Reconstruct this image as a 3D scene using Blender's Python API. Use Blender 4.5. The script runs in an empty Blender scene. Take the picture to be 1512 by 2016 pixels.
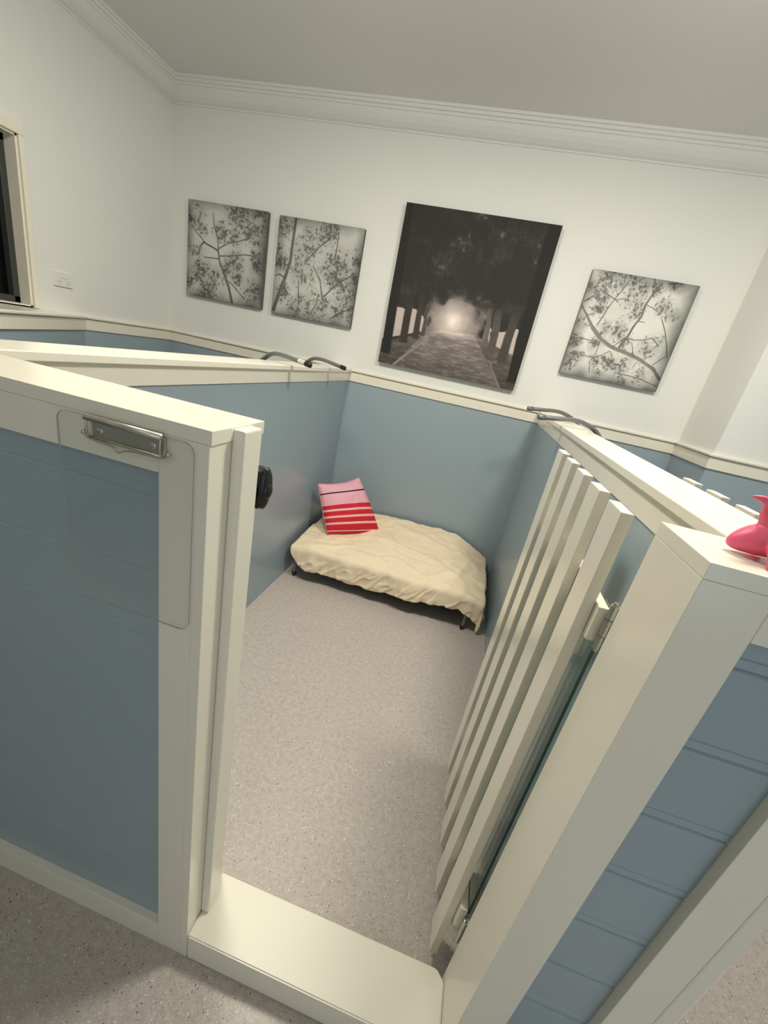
import bpy, bmesh, math, random
import numpy as np
from mathutils import Matrix, Vector, noise
random.seed(4)
C = bpy.context.scene.collection

# ------------------------------------------------------------------ camera
cam_d = bpy.data.cameras.new('camera'); cam = bpy.data.objects.new('camera', cam_d); C.objects.link(cam)
cam_d.sensor_fit = 'VERTICAL'; cam_d.sensor_height = 36.0; cam_d.lens = 802.94 / 2016 * 36.0
cam_d.clip_start = 0.02; cam_d.clip_end = 60
rx = Vector((0.9522225, 0.2342891, 0.1959104)); dn = Vector((0.2634258, -0.3055067, -0.9150260)); fw = Vector((-0.1545287, 0.9229162, -0.3526281))
M = Matrix.Identity(4)
for i in range(3):
    M[i][0] = rx[i]; M[i][1] = -dn[i]; M[i][2] = -fw[i]
M[0][3], M[1][3], M[2][3] = 0.30219, -0.43645, 1.32570
cam.matrix_world = M
bpy.context.scene.camera = cam

# ------------------------------------------------------------------ world, lights, exposure
w = bpy.data.worlds.new('world'); bpy.context.scene.world = w; w.use_nodes = True
w.node_tree.nodes['Background'].inputs[0].default_value = (0.72, 0.78, 0.85, 1); w.node_tree.nodes['Background'].inputs[1].default_value = 0.05
vs = bpy.context.scene.view_settings
vs.view_transform = 'Standard'; vs.look = 'None'; vs.gamma = 1.0; vs.use_curve_mapping = False; vs.exposure = 0.27
def area(name, loc, size, power, col, rot=(0, 0, 0), shape='DISK', size_y=None):
    l = bpy.data.lights.new(name, 'AREA'); l.shape = shape; l.size = size; l.energy = power; l.color = col
    if size_y: l.size_y = size_y
    o = bpy.data.objects.new(name, l); C.objects.link(o); o.location = loc; o.rotation_euler = rot; return o
def lamp(name, loc, r, power, col):
    l = bpy.data.lights.new(name, 'POINT'); l.shadow_soft_size = r; l.energy = power; l.color = col
    o = bpy.data.objects.new(name, l); C.objects.link(o); o.location = loc; return o
WARM = (1.0, 0.955, 0.82)
LAMPS = [((0.85, 0.74, 2.38), 12, 17), ((-0.42, 0.66, 2.38), 9, 15), ((0.3, -1.75, 2.38), 3, 1.2)]
for i, (p, e, ea) in enumerate(LAMPS):
    lamp('ceiling_lamp_side_light', p, 0.13, e, WARM)          # glow through the sides of the opal bowl
    area('ceiling_lamp_light', (p[0], p[1], p[2] + 0.09), 0.34, ea, WARM)   # light through its face
area('added_cool_fill', (1.7, -2.36, 1.15), 1.0, 10, (0.74, 0.88, 1.0), (math.radians(90), 0, 0), 'RECTANGLE', 1.9)  # added cool fill for the front faces; the wall behind it has no opening

# ------------------------------------------------------------------ helpers
def tag(o, label=None, cat=None, group=None, kind=None):
    if label: o['label'] = label
    if cat: o['category'] = cat
    if group: o['group'] = group
    if kind: o['kind'] = kind
    return o
def thing(name, label, cat, loc=(0, 0, 0), group=None):
    o = bpy.data.objects.new(name, None); C.objects.link(o); o.location = loc; o.empty_display_size = 0.1
    return tag(o, label, cat, group)
def obj(name, bm, mat, parent=None, smooth=False, keep=False):
    me = bpy.data.meshes.new(name)
    if not keep: bmesh.ops.recalc_face_normals(bm, faces=bm.faces)
    bm.to_mesh(me); bm.free()
    o = bpy.data.objects.new(name, me); C.objects.link(o)
    for m in (mat if isinstance(mat, (list, tuple)) else [mat]): me.materials.append(m)
    if smooth:
        for p in me.polygons: p.use_smooth = True
    if parent:
        o.parent = parent
        o.location = (-parent.location.x, -parent.location.y, -parent.location.z)   # meshes are written in world coordinates
    return o
def add_box(bm, x0, x1, y0, y1, z0, z1, bev=0.0015, seg=2):
    vs_ = [bm.verts.new((x, y, z)) for x in (x0, x1) for y in (y0, y1) for z in (z0, z1)]
    F = [(0, 1, 3, 2), (4, 6, 7, 5), (0, 4, 5, 1), (2, 3, 7, 6), (0, 2, 6, 4), (1, 5, 7, 3)]
    fs = [bm.faces.new([vs_[i] for i in f]) for f in F]
    if bev > 0:
        es = list({e for f in fs for e in f.edges})
        bmesh.ops.bevel(bm, geom=es, offset=bev, segments=seg, affect='EDGES', profile=0.5)
def box(name, b, mat, parent=None, bev=0.0008):
    bm = bmesh.new(); add_box(bm, *b, bev=bev); return obj(name, bm, mat, parent)
def prism(bm, pts, z0, z1):
    a = [bm.verts.new((x, y, z0)) for x, y in pts]; b = [bm.verts.new((x, y, z1)) for x, y in pts]
    n = len(pts); bm.faces.new(a[::-1]); bm.faces.new(b)
    for i in range(n): bm.faces.new((a[i], a[(i + 1) % n], b[(i + 1) % n], b[i]))
def sweep_profile(bm, path, prof):
    """prof: (off, z) pairs; off is measured from the path towards the room side (left of travel). mitred corners"""
    n = len(path); rows = []
    for i, p in enumerate(path):
        p = Vector(p)
        d1 = (Vector(path[i]) - Vector(path[i - 1])).normalized() if i > 0 else None
        d2 = (Vector(path[i + 1]) - Vector(path[i])).normalized() if i < n - 1 else None
        d1 = d1 or d2; d2 = d2 or d1
        n1 = Vector((-d1.y, d1.x)); n2 = Vector((-d2.y, d2.x)); m = (n1 + n2).normalized(); k = 1 / max(0.3, m.dot(n1))
        rows.append([bm.verts.new((p.x + m.x * k * o, p.y + m.y * k * o, z)) for o, z in prof])
    q = len(prof)
    for i in range(n - 1):
        for j in range(q): bm.faces.new((rows[i][j], rows[i + 1][j], rows[i + 1][(j + 1) % q], rows[i][(j + 1) % q]))
    bm.faces.new(rows[0][::-1]); bm.faces.new(rows[-1])
def tube(bm, pts, r, seg=14, caps=True, smooth_n=0):
    P = [Vector(p) for p in pts]
    if smooth_n:
        Q = []
        for i in range(len(P) - 1):
            p0 = P[max(i - 1, 0)]; p1 = P[i]; p2 = P[i + 1]; p3 = P[min(i + 2, len(P) - 1)]
            for k in range(smooth_n):
                t = k / smooth_n
                Q.append(0.5 * ((2 * p1) + (p2 - p0) * t + (2 * p0 - 5 * p1 + 4 * p2 - p3) * t * t + (-p0 + 3 * p1 - 3 * p2 + p3) * t ** 3))
        Q.append(P[-1]); P = Q
    rr = r if isinstance(r, (list, tuple)) else [r] * len(P)
    if len(rr) != len(P):
        rr = [float(np.interp(i / (len(P) - 1), np.linspace(0, 1, len(rr)), rr)) for i in range(len(P))]
    up = Vector((0, 0, 1)); rows = []; nrm = None
    for i, p in enumerate(P):
        t = (P[min(i + 1, len(P) - 1)] - P[max(i - 1, 0)]).normalized()
        if nrm is None:
            nrm = t.cross(up if abs(t.z) < 0.9 else Vector((1, 0, 0))).normalized()
        nrm = (nrm - t * nrm.dot(t)).normalized(); b = t.cross(nrm)
        rows.append([bm.verts.new(p + (nrm * math.cos(a) + b * math.sin(a)) * rr[i]) for a in [2 * math.pi * k / seg for k in range(seg)]])
    for i in range(len(P) - 1):
        for k in range(seg): bm.faces.new((rows[i][k], rows[i][(k + 1) % seg], rows[i + 1][(k + 1) % seg], rows[i + 1][k]))
    if caps: bm.faces.new(rows[0][::-1]); bm.faces.new(rows[-1])

# ------------------------------------------------------------------ materials
def mat(name):
    m = bpy.data.materials.new(name); m.use_nodes = True
    n = m.node_tree.nodes; l = m.node_tree.links; return m, n, l, n['Principled BSDF']
def plain(name, col, rough=0.5, metal=0.0, spec=0.5, bump=0.0, bscale=200, coat=0.0):
    m, n, l, p = mat(name)
    p.inputs['Base Color'].default_value = (*col, 1); p.inputs['Roughness'].default_value = rough
    p.inputs['Metallic'].default_value = metal; p.inputs['Specular IOR Level'].default_value = spec
    if coat: p.inputs['Coat Weight'].default_value = coat; p.inputs['Coat Roughness'].default_value = 0.12
    tc = n.new('ShaderNodeTexCoord'); nz = n.new('ShaderNodeTexNoise'); nz.inputs['Scale'].default_value = bscale; nz.inputs['Detail'].default_value = 4
    l.new(tc.outputs['Object'], nz.inputs['Vector'])
    if bump:
        b = n.new('ShaderNodeBump'); b.inputs['Strength'].default_value = bump; b.inputs['Distance'].default_value = 0.002
        l.new(nz.outputs[0], b.inputs['Height']); l.new(b.outputs[0], p.inputs['Normal'])
    mr = n.new('ShaderNodeMapRange'); mr.inputs[3].default_value = max(0, rough - 0.03); mr.inputs[4].default_value = rough + 0.03
    l.new(nz.outputs[0], mr.inputs[0]); l.new(mr.outputs[0], p.inputs['Roughness'])
    return m
WHITE = plain('white_gloss_enamel', (0.84, 0.80, 0.69), 0.20, bump=0.04, bscale=60)
SILLW = plain('worn_white_enamel', (0.84, 0.80, 0.69), 0.42, spec=0.35, bump=0.04, bscale=60)
BLUE = plain('blue_gloss_enamel', (0.325, 0.40, 0.452), 0.24, bump=0.04, bscale=50)
CREAMW = plain('cornice_paint', (0.80, 0.80, 0.77), 0.6)
CEIL = plain('ceiling_paint', (0.78, 0.78, 0.77), 0.8, bump=0.05, bscale=300)
def wall_mat(name, upper, zsplit):
    m, n, l, p = mat(name)
    g = n.new('ShaderNodeTexCoord'); s = n.new('ShaderNodeSeparateXYZ'); l.new(g.outputs['Object'], s.inputs[0])
    gt = n.new('ShaderNodeMath'); gt.operation = 'GREATER_THAN'; gt.inputs[1].default_value = zsplit; l.new(s.outputs[2], gt.inputs[0])
    mx = n.new('ShaderNodeMix'); mx.data_type = 'RGBA'; l.new(gt.outputs[0], mx.inputs[0])
    mx.inputs[6].default_value = (0.325, 0.40, 0.452, 1); mx.inputs[7].default_value = (*upper, 1)
    l.new(mx.outputs[2], p.inputs['Base Color'])
    mr = n.new('ShaderNodeMapRange'); mr.inputs[3].default_value = 0.24; mr.inputs[4].default_value = 0.62; l.new(gt.outputs[0], mr.inputs[0]); l.new(mr.outputs[0], p.inputs['Roughness'])
    nz = n.new('ShaderNodeTexNoise'); nz.inputs['Scale'].default_value = 90; l.new(g.outputs['Object'], nz.inputs['Vector'])
    b = n.new('ShaderNodeBump'); b.inputs['Strength'].default_value = 0.04; b.inputs['Distance'].default_value = 0.002; l.new(nz.outputs[0], b.inputs['Height']); l.new(b.outputs[0], p.inputs['Normal'])
    return m
WALL = wall_mat('painted_wall_white_over_blue', (0.80, 0.80, 0.765), 1.15)
def floor_mat():
    m, n, l, p = mat('speckled_vinyl_floor')
    tc = n.new('ShaderNodeTexCoord')
    nz = n.new('ShaderNodeTexNoise'); nz.inputs['Scale'].default_value = 60; nz.inputs['Detail'].default_value = 6; nz.inputs['Roughness'].default_value = 0.7
    l.new(tc.outputs['Object'], nz.inputs['Vector'])
    cr = n.new('ShaderNodeValToRGB'); cr.color_ramp.elements[0].position = 0.32; cr.color_ramp.elements[0].color = (0.42, 0.365, 0.335, 1)
    cr.color_ramp.elements[1].position = 0.68; cr.color_ramp.elements[1].color = (0.555, 0.50, 0.46, 1); l.new(nz.outputs[0], cr.inputs[0])
    last = cr.outputs[0]
    for sc, thr, col, seed, dens in ((260, 0.24, (0.66, 0.62, 0.56, 1), 0.0, 0.22), (230, 0.22, (0.33, 0.285, 0.265, 1), 7.3, 0.14), (120, 0.16, (0.17, 0.13, 0.12, 1), 3.1, 0.05), (110, 0.16, (0.76, 0.72, 0.68, 1), 11.0, 0.05)):
        mp = n.new('ShaderNodeMapping'); mp.inputs['Location'].default_value = (seed, seed * 1.7, 0); mp.inputs['Scale'].default_value = (1, 1, 1); l.new(tc.outputs['Object'], mp.inputs[0])
        # wobble so that flecks are not round
        wn = n.new('ShaderNodeTexNoise'); wn.inputs['Scale'].default_value = sc * 1.6; l.new(mp.outputs[0], wn.inputs['Vector'])
        ma = n.new('ShaderNodeVectorMath'); ma.operation = 'MULTIPLY_ADD'; l.new(wn.outputs['Color'], ma.inputs[0]); ma.inputs[1].default_value = (0.9 / sc,) * 3; l.new(mp.outputs[0], ma.inputs[2])
        v = n.new('ShaderNodeTexVoronoi'); v.inputs['Scale'].default_value = sc; v.voronoi_dimensions = '2D'; l.new(ma.outputs[0], v.inputs['Vector'])
        lt = n.new('ShaderNodeMath'); lt.operation = 'LESS_THAN'; lt.inputs[1].default_value = thr; l.new(v.outputs['Distance'], lt.inputs[0])
        sp = n.new('ShaderNodeSeparateColor'); l.new(v.outputs['Color'], sp.inputs[0])
        l2 = n.new('ShaderNodeMath'); l2.operation = 'LESS_THAN'; l2.inputs[1].default_value = dens * 1.6; l.new(sp.outputs[0], l2.inputs[0])
        mu = n.new('ShaderNodeMath'); mu.operation = 'MULTIPLY'; l.new(lt.outputs[0], mu.inputs[0]); l.new(l2.outputs[0], mu.inputs[1])
        mx = n.new('ShaderNodeMix'); mx.data_type = 'RGBA'; l.new(mu.outputs[0], mx.inputs[0]); l.new(last, mx.inputs[6]); mx.inputs[7].default_value = col; last = mx.outputs[2]
    l.new(last, p.inputs['Base Color']); p.inputs['Roughness'].default_value = 0.42
    b = n.new('ShaderNodeBump'); b.inputs['Strength'].default_value = 0.15; b.inputs['Distance'].default_value = 0.001; l.new(nz.outputs[0], b.inputs['Height']); l.new(b.outputs[0], p.inputs['Normal'])
    return m
FLOOR = floor_mat()
STEEL = plain('satin_steel', (0.50, 0.49, 0.45), 0.28, metal=1.0)
NICKEL = plain('nickel_clip_metal', (0.56, 0.53, 0.46), 0.38, metal=1.0)
TUBE = plain('grey_hammertone_tube', (0.20, 0.205, 0.205), 0.38, metal=0.35, bump=0.3, bscale=500)
RUBBER = plain('black_rubber', (0.012, 0.012, 0.014), 0.45)
BLACKP = plain('black_plastic', (0.008, 0.009, 0.009), 0.3)
CLOTH = plain('cream_flannel', (0.86, 0.72, 0.53), 0.95, spec=0.1, bump=0.5, bscale=350)
CANVAS_DARK = plain('dark_bed_canvas', (0.03, 0.03, 0.033), 0.8, bump=0.3, bscale=600)
PINKT = plain('pink_rubber', (0.80, 0.115, 0.215), 0.42)
STICKER = plain('paper_sticker', (0.75, 0.74, 0.70), 0.5)
INK = plain('dark_print', (0.06, 0.06, 0.07), 0.5)
PLAST = plain('white_plastic', (0.78, 0.78, 0.74), 0.3)
ALU = plain('dark_window_frame', (0.045, 0.047, 0.045), 0.4)
BLACKGLASS = plain('night_dark_glass', (0.004, 0.004, 0.004), 0.12, spec=0.12)
GLASSEDGE = plain('green_glass_edge', (0.006, 0.055, 0.035), 0.15)
RUST = plain('rusty_screw', (0.09, 0.045, 0.025), 0.6)
def clear(name, tint, fac=0.03):
    m, n, l, p = mat(name); n.remove(p); out = n['Material Output']
    t = n.new('ShaderNodeBsdfTransparent'); t.inputs[0].default_value = (*tint, 1)
    g = n.new('ShaderNodeBsdfGlossy'); g.inputs['Roughness'].default_value = 0.03; g.inputs[0].default_value = (1, 1, 1, 1)
    lw_ = n.new('ShaderNodeLayerWeight'); lw_.inputs[0].default_value = 0.5
    pw = n.new('ShaderNodeMath'); pw.operation = 'POWER'; pw.inputs[1].default_value = 5.0; l.new(lw_.outputs['Facing'], pw.inputs[0])
    fr = n.new('ShaderNodeMapRange'); fr.inputs[3].default_value = fac; fr.inputs[4].default_value = 0.9; l.new(pw.outputs[0], fr.inputs[0])
    mx = n.new('ShaderNodeMixShader'); l.new(fr.outputs[0], mx.inputs[0]); l.new(t.outputs[0], mx.inputs[1]); l.new(g.outputs[0], mx.inputs[2]); l.new(mx.outputs[0], out.inputs[0])
    return m
ACRYLIC = clear('clear_acrylic', (0.985, 0.99, 0.985)); GLASS = clear('greenish_safety_glass', (0.93, 0.965, 0.95))

# ------------------------------------------------------------------ room shell
D = 2.2406; LX = -1.9; RX = 3.2; FY = -2.4; HC = 2.545; JX = 1.44; JY = 1.845
b = bmesh.new(); add_box(b, LX - 0.15, RX + 0.1, FY - 0.1, D + 0.15, -0.1, 0, 0); tag(obj('floor', b, FLOOR), kind='structure')
b = bmesh.new(); add_box(b, LX - 0.15, RX + 0.1, FY - 0.1, D + 0.15, HC, HC + 0.1, 0); tag(obj('ceiling', b, CEIL), kind='structure')
b = bmesh.new(); prism(b, [(LX - 0.15, D), (JX, D), (JX, JY), (RX, JY), (RX, D + 0.15), (LX - 0.15, D + 0.15)], 0, HC); tag(obj('wall_back', b, WALL), kind='structure')
# left wall with a window opening
WY1, WZ0, WZ1, WY0 = 1.305, 1.205, 1.885, 0.10
b = bmesh.new()
add_box(b, LX - 0.15, LX, FY, WY0, 0, HC, 0); add_box(b, LX - 0.15, LX, WY1, D, 0, HC, 0)
add_box(b, LX - 0.15, LX, WY0, WY1, 0, WZ0, 0); add_box(b, LX - 0.15, LX, WY0, WY1, WZ1, HC, 0)
tag(obj('wall_left', b, WALL), kind='structure')
# right wall and wall behind the camera, both without openings
b = bmesh.new(); add_box(b, RX, RX + 0.1, FY, JY, 0, HC, 0); tag(obj('wall_right', b, WALL), kind='structure')
b = bmesh.new(); add_box(b, LX - 0.15, RX + 0.1, FY - 0.1, FY, 0, HC, 0); tag(obj('wall_front', b, WALL), kind='structure')
# blue lower box-out cutting the left corner below the window
lw = [(LX, 1.575), (-1.535, 0.88), (-1.50, 0.80), (-1.50, 0.128), (LX, 0.128)]
b = bmesh.new(); prism(b, lw, 0, 1.188); o = obj('wall_left_lower', b, [WALL]); tag(o, kind='structure')
# cornice: scotia with two upper beads, along left and back walls
prof = [(0, 2.443), (0.006, 2.443), (0.008, 2.450), (0.022, 2.456), (0.040, 2.470), (0.054, 2.490), (0.060, 2.508), (0.066, 2.509), (0.068, 2.520), (0.078, 2.521), (0.081, 2.533), (0.090, 2.534), (0.092, 2.545), (0, 2.545)]
b = bmesh.new(); sweep_profile(b, [(RX, JY), (JX, JY), (JX, D), (LX, D), (LX, FY)], prof); tag(obj('trim_1', b, CREAMW), kind='structure')
# dado rail: apron board with a thin ledge on top
prof = [(0, 1.126), (0.006, 1.126), (0.009, 1.129), (0.009, 1.182), (0.005, 1.184), (0.005, 1.187), (0.018, 1.187), (0.020, 1.190), (0.020, 1.197), (0.017, 1.200), (0, 1.200)]
b = bmesh.new(); sweep_profile(b, [(RX, JY), (JX, JY), (JX, D), (0.782, D)], prof); tag(obj('trim_2', b, WHITE), kind='structure')
b = bmesh.new(); sweep_profile(b, [(0.662, D), (-0.557, D)], prof); tag(obj('trim_3', b, WHITE), kind='structure')
b = bmesh.new(); sweep_profile(b, [(-0.677, D), (LX, D), (LX, 1.575), (-1.535, 0.88), (-1.50, 0.80), (-1.50, 0.128)], prof); tag(obj('trim_4', b, WHITE), kind='structure')
b = bmesh.new(); prism(b, lw, 1.1885, 1.1995); tag(obj('trim_5', b, WHITE), kind='structure')

# window in the left wall
win = thing('window_1', 'dark window with white architrave at the far left above the dado rail', 'window', (LX, 0.7, WZ0)); win['kind'] = 'structure'
b = bmesh.new(); AW = 0.024
for y0, y1, z0, z1 in ((WY1, WY1 + AW, WZ0 - 0.004, WZ1 - 0.0005), (WY0 - AW, WY0, WZ0 - 0.004, WZ1 - 0.0005), (WY0 - AW, WY1 + AW, WZ1, WZ1 + 0.045)):
    add_box(b, LX - 0.002, LX + 0.014, y0, y1, z0, z1, 0.002)
obj('architrave', b, WHITE, win)
b = bmesh.new()
for bb in ((LX - 0.12, LX, WY1 - 0.008, WY1, WZ0, WZ1), (LX - 0.12, LX, WY0, WY0 + 0.008, WZ0, WZ1), (LX - 0.12, LX, WY0, WY1, WZ1 - 0.008, WZ1), (LX - 0.12, LX, WY0, WY1, WZ0 - 0.01, WZ0 + 0.006)):
    add_box(b, *bb, 0)
obj('reveal', b, WHITE, win)
b = bmesh.new()
for bb in ((LX - 0.115, LX - 0.06, WY1 - 0.035, WY1 - 0.008, WZ0 + 0.006, WZ1 - 0.008), (LX - 0.115, LX - 0.06, WY0 + 0.008, WY0 + 0.035, WZ0 + 0.006, WZ1 - 0.008), (LX - 0.115, LX - 0.06, WY0, WY1 - 0.008, WZ1 - 0.036, WZ1 - 0.008), (LX - 0.115, LX - 0.06, WY0, WY1 - 0.008, WZ0 + 0.006, WZ0 + 0.034), (LX - 0.11, LX - 0.07, 0.66, 0.69, WZ0, WZ1 - 0.01)):
    add_box(b, *bb, 0.002)
obj('frame', b, ALU, win)
b = bmesh.new(); add_box(b, LX - 0.098, LX - 0.092, WY0 + 0.01, WY1 - 0.012, WZ0 + 0.01, WZ1 - 0.01, 0); obj('pane', b, BLACKGLASS, win)

# ceiling lamps (round opal fittings; the light sources of the room)
OPAL = plain('opal_diffuser', (0.9, 0.9, 0.86), 0.5)
for i, (p, e, ea) in enumerate(LAMPS):
    t = thing('ceiling_light', ['round flush ceiling light above the right of the open pen', 'round flush ceiling light above the left pens', 'round flush ceiling light above the aisle in front of the pens'][i], 'ceiling light', (p[0], p[1], HC), 'round ceiling lights')
    b = bmesh.new(); bmesh.ops.create_cone(b, cap_ends=True, segments=48, radius1=0.17, radius2=0.18, depth=0.03, matrix=Matrix.Translation((p[0], p[1], HC - 0.016))); obj('base', b, PLAST, t)
    b = bmesh.new(); bmesh.ops.create_cone(b, cap_ends=True, segments=48, radius1=0.12, radius2=0.155, depth=0.03, matrix=Matrix.Translation((p[0], p[1], HC - 0.046))); obj('diffuser', b, OPAL, t)

# ------------------------------------------------------------------ grooved panels
GZ = [1.0915 - 0.1215 * k for k in range(9)]
def grooved(name, x0, x1, parent, y=0.015, yb=0.10, z0=0.07, z1=1.13, k=0.7):
    prof = [(y, z1)]
    for g in GZ:
        if g - 0.012 < z0: break
        prof += [(y, g + 0.0095), (y + 0.0035 * k, g + 0.0082), (y + 0.0008 * k, g + 0.0065), (y + 0.0005 * k, g), (y + 0.0008 * k, g - 0.0045), (y + 0.0055 * k, g - 0.0065), (y, g - 0.009)]
    prof += [(y, z0), (yb, z0), (yb, z1)]
    bm = bmesh.new()
    a = [bm.verts.new((x0, q, z)) for q, z in prof]; c = [bm.verts.new((x1, q, z)) for q, z in prof]; n = len(prof)
    for i in range(n): bm.faces.new((a[i], a[(i + 1) % n], c[(i + 1) % n], c[i]))
    bm.faces.new(a); bm.faces.new(c[::-1])
    return obj(name, bm, BLUE, parent)

# ------------------------------------------------------------------ front partition left of the opening
fl = thing('pen_partition', 'white-framed front partition with blue grooved panel left of the open gateway', 'partition', (-0.95, 0, 0))
grooved('panel', LX, -0.070, fl, k=0.3)
box('bottom_rail', (LX, -0.0735, 0.0005, 0.1262, 0, 0.0755), WHITE, fl)
box('top_rail', (LX, -0.0735, 0.0005, 0.1262, 1.1275, 1.181), WHITE, fl)
box('stile', (-0.0730, -0.0180, 0.0005, 0.1262, 0, 1.181), WHITE, fl)
box('end_post', (-0.0178, 0.0, 0.0, 0.1262, 0, 1.181), WHITE, fl, 0.0010)
box('top_cap', (LX, 0.0023, 0.0003, 0.1262, 1.1812, 1.200), WHITE, fl, 0.0008)
box('stop_strip', (0.0002, 0.0195, 0.046, 0.0905, 0.0870, 1.1975), WHITE, fl, 0.003)
# black oval gate catch on the inner edge of the post
b = bmesh.new(); bmesh.ops.create_uvsphere(b, u_segments=28, v_segments=18, radius=1.0)
for v in b.verts:
    x, y, z = v.co
    x = max(x, -0.05)
    v.co = Vector((0.0200 + x * 0.010 if x > 0 else 0.0200 + x * 0.1, 0.112 + y * 0.0155, 1.1010 + z * 0.0345 + 0.003 * x))
cb = obj('gate_catch', b, BLACKP, fl, True)
cb['label'] = 'black oval plastic gate catch'
b = bmesh.new(); bmesh.ops.create_uvsphere(b, u_segments=20, v_segments=12, radius=1.0)
for v in b.verts: v.co = Vector((0.0255 + v.co.x * 0.0075, 0.110 + v.co.y * 0.011, 1.0990 + v.co.z * 0.014))
o = obj('thumb_button', b, BLACKP, cb, True); o.location = (0, 0, 0)
b = bmesh.new(); add_box(b, 0.0002, 0.0200, 0.0970, 0.1250, 1.070, 1.132, 0.003); o = obj('mounting_block', b, BLACKP, cb); o.location = (0, 0, 0)

# threshold sill
b = bmesh.new(); prism(b, [(0.0005, 0.0), (0.5625, 0.0), (0.5625, 0.108), (0.545, 0.1255), (0.0005, 0.1255)], 0, 0.0851)
bmesh.ops.bevel(b, geom=[e for e in b.edges], offset=0.003, segments=3, affect='EDGES')
tag(obj('threshold', b, SILLW), 'white painted timber sill across the bottom of the open gateway', 'sill')

# front partition right of the opening
fr = thing('pen_partition', 'white front partition with narrow blue grooved panel right of the open gateway', 'partition', (0.70, 0, 0))
grooved('panel', 0.630, 0.756, fr)
box('bottom_rail', (0.6335, 0.7495, 0.0005, 0.1262, 0, 0.0755), WHITE, fr)
box('top_rail', (0.6335, 0.7495, 0.0005, 0.1262, 1.1265, 1.181), WHITE, fr)
box('gate_post', (0.5633, 0.6330, 0.0, 0.1262, 0, 1.181), WHITE, fr, 0.0010)
box('stile', (0.7500, 0.8060, -0.0010, 0.1262, 0, 1.181), WHITE, fr, 0.0010)
box('end_post', (0.8085, 0.8340, 0.0005, 0.1262, 0, 1.181), WHITE, fr, 0.003)
box('filler_strip', (0.8055, 0.8090, 0.004, 0.1250, 0, 1.180), WHITE, fr, 0)
box('top_cap', (0.5633, 0.8350, 0.0000, 0.1262, 1.1812, 1.200), WHITE, fr, 0.0008)
b = bmesh.new(); add_box(b, 0.8345, 1.40, 0, 0.125, 0, 0.0851, 0.003)
tag(obj('threshold', b, SILLW), 'white painted timber sill of the neighbouring gateway at the lower right', 'sill')

# dividers between the pens
def divider(label, xa, xb, s):
    """xa: face towards the open pen, xb: far face; s = +1 when the open pen is on the +x side"""
    x0, x1 = min(xa, xb), max(xa, xb)
    t = thing('pen_divider', label, 'partition', ((xa + xb) / 2, 1.2, 0))
    box('panel', (x0 + 0.005, x1 - 0.005, 0.1275, D - 0.0005, 0, 1.150), BLUE, t, 0)
    for q in (0, 1):
        a = (x1 - 0.005, x1 + 0.0005) if q else (x0 - 0.0005, x0 + 0.005)
        box('apron_board', (a[0], a[1], 0.1275, D - 0.0105, 1.1262, 1.1805), WHITE, t, 0.001)
    box('top_cap', (x0 - 0.0145, x1 + 0.0145, 0.1275, D - 0.0005, 1.1812, 1.2000), WHITE, t, 0.002)
    return t
divider('long white-capped blue divider along the left of the open pen', -0.5579, -0.6620, 1)
divider('long white-capped blue divider along the right of the open pen', 0.6626, 0.7665, -1)

# ------------------------------------------------------------------ slatted gates
def gate(label, sx, x0, dy, group):
    """slats on the opening side; x measured from the slat face x0 towards the divider (direction sx)"""
    X = lambda a, c: (x0 + sx * a, x0 + sx * c) if sx > 0 else (x0 + sx * c, x0 + sx * a)
    t = thing('slatted_gate', label, 'gate', (x0, 0.16 + dy, 0.05), group)
    for k in range(5):
        y = 0.166 + dy + 0.1195 * k
        x = X(0, 0.018); box('slat', (x[0], x[1], y, y + 0.066, 0.045, 1.1900), WHITE, t, 0.0015)
    for z0, z1 in ((0.989, 1.048), (0.203, 0.271)):
        x = X(0.0185, 0.034); box('rail', (x[0], x[1], 0.150 + dy, 0.712 + dy, z0, z1), WHITE, t, 0.0015)
    b = bmesh.new(); x = X(0.0345, 0.0395)
    add_box(b, x[0], x[1], 0.152 + dy, 0.700 + dy, 0.2600, 1.005, 0)
    g = obj('glass_panel', b, [GLASS, GLASSEDGE], t)
    for p in g.data.polygons:
        if abs(p.normal.x) < 0.5: p.material_index = 1
    g['label'] = 'clear glass panel with dark green edge'
    for zc in (1.022, 0.215):
        b = bmesh.new(); xc = x0 + sx * 0.0350; yc = 0.1425 + dy
        for za, zb, r in ((-0.038, -0.0155, 0.0055), (-0.014, 0.014, 0.0062), (0.0155, 0.038, 0.0066)):
            bmesh.ops.create_cone(b, cap_ends=True, segments=18, radius1=r, radius2=r, depth=zb - za, matrix=Matrix.Translation((xc, yc, zc + (za + zb) / 2)))
        bmesh.ops.create_cone(b, cap_ends=True, segments=14, radius1=0.0035, radius2=0.0035, depth=0.085, matrix=Matrix.Translation((xc, yc, zc)))
        h = obj('hinge', b, STEEL, t); h['label'] = 'steel barrel hinge'
        b = bmesh.new(); xx = X(0.0400, 0.0415); add_box(b, xx[0], xx[1], yc, 0.195 + dy, zc - 0.024, zc + 0.022, 0.0006)
        l_ = obj('hinge_leaf', b, STEEL, h); l_.location = (0, 0, 0)
    return t
gate('white slatted gate with glass panel swung open against the right side of the pen', 1, 0.5300, 0.0, 'slatted gates')
gate('neighbouring white slatted gate, only its slat tops showing behind the right divider cap', -1, 0.8640, 0.022, 'slatted gates')

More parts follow.
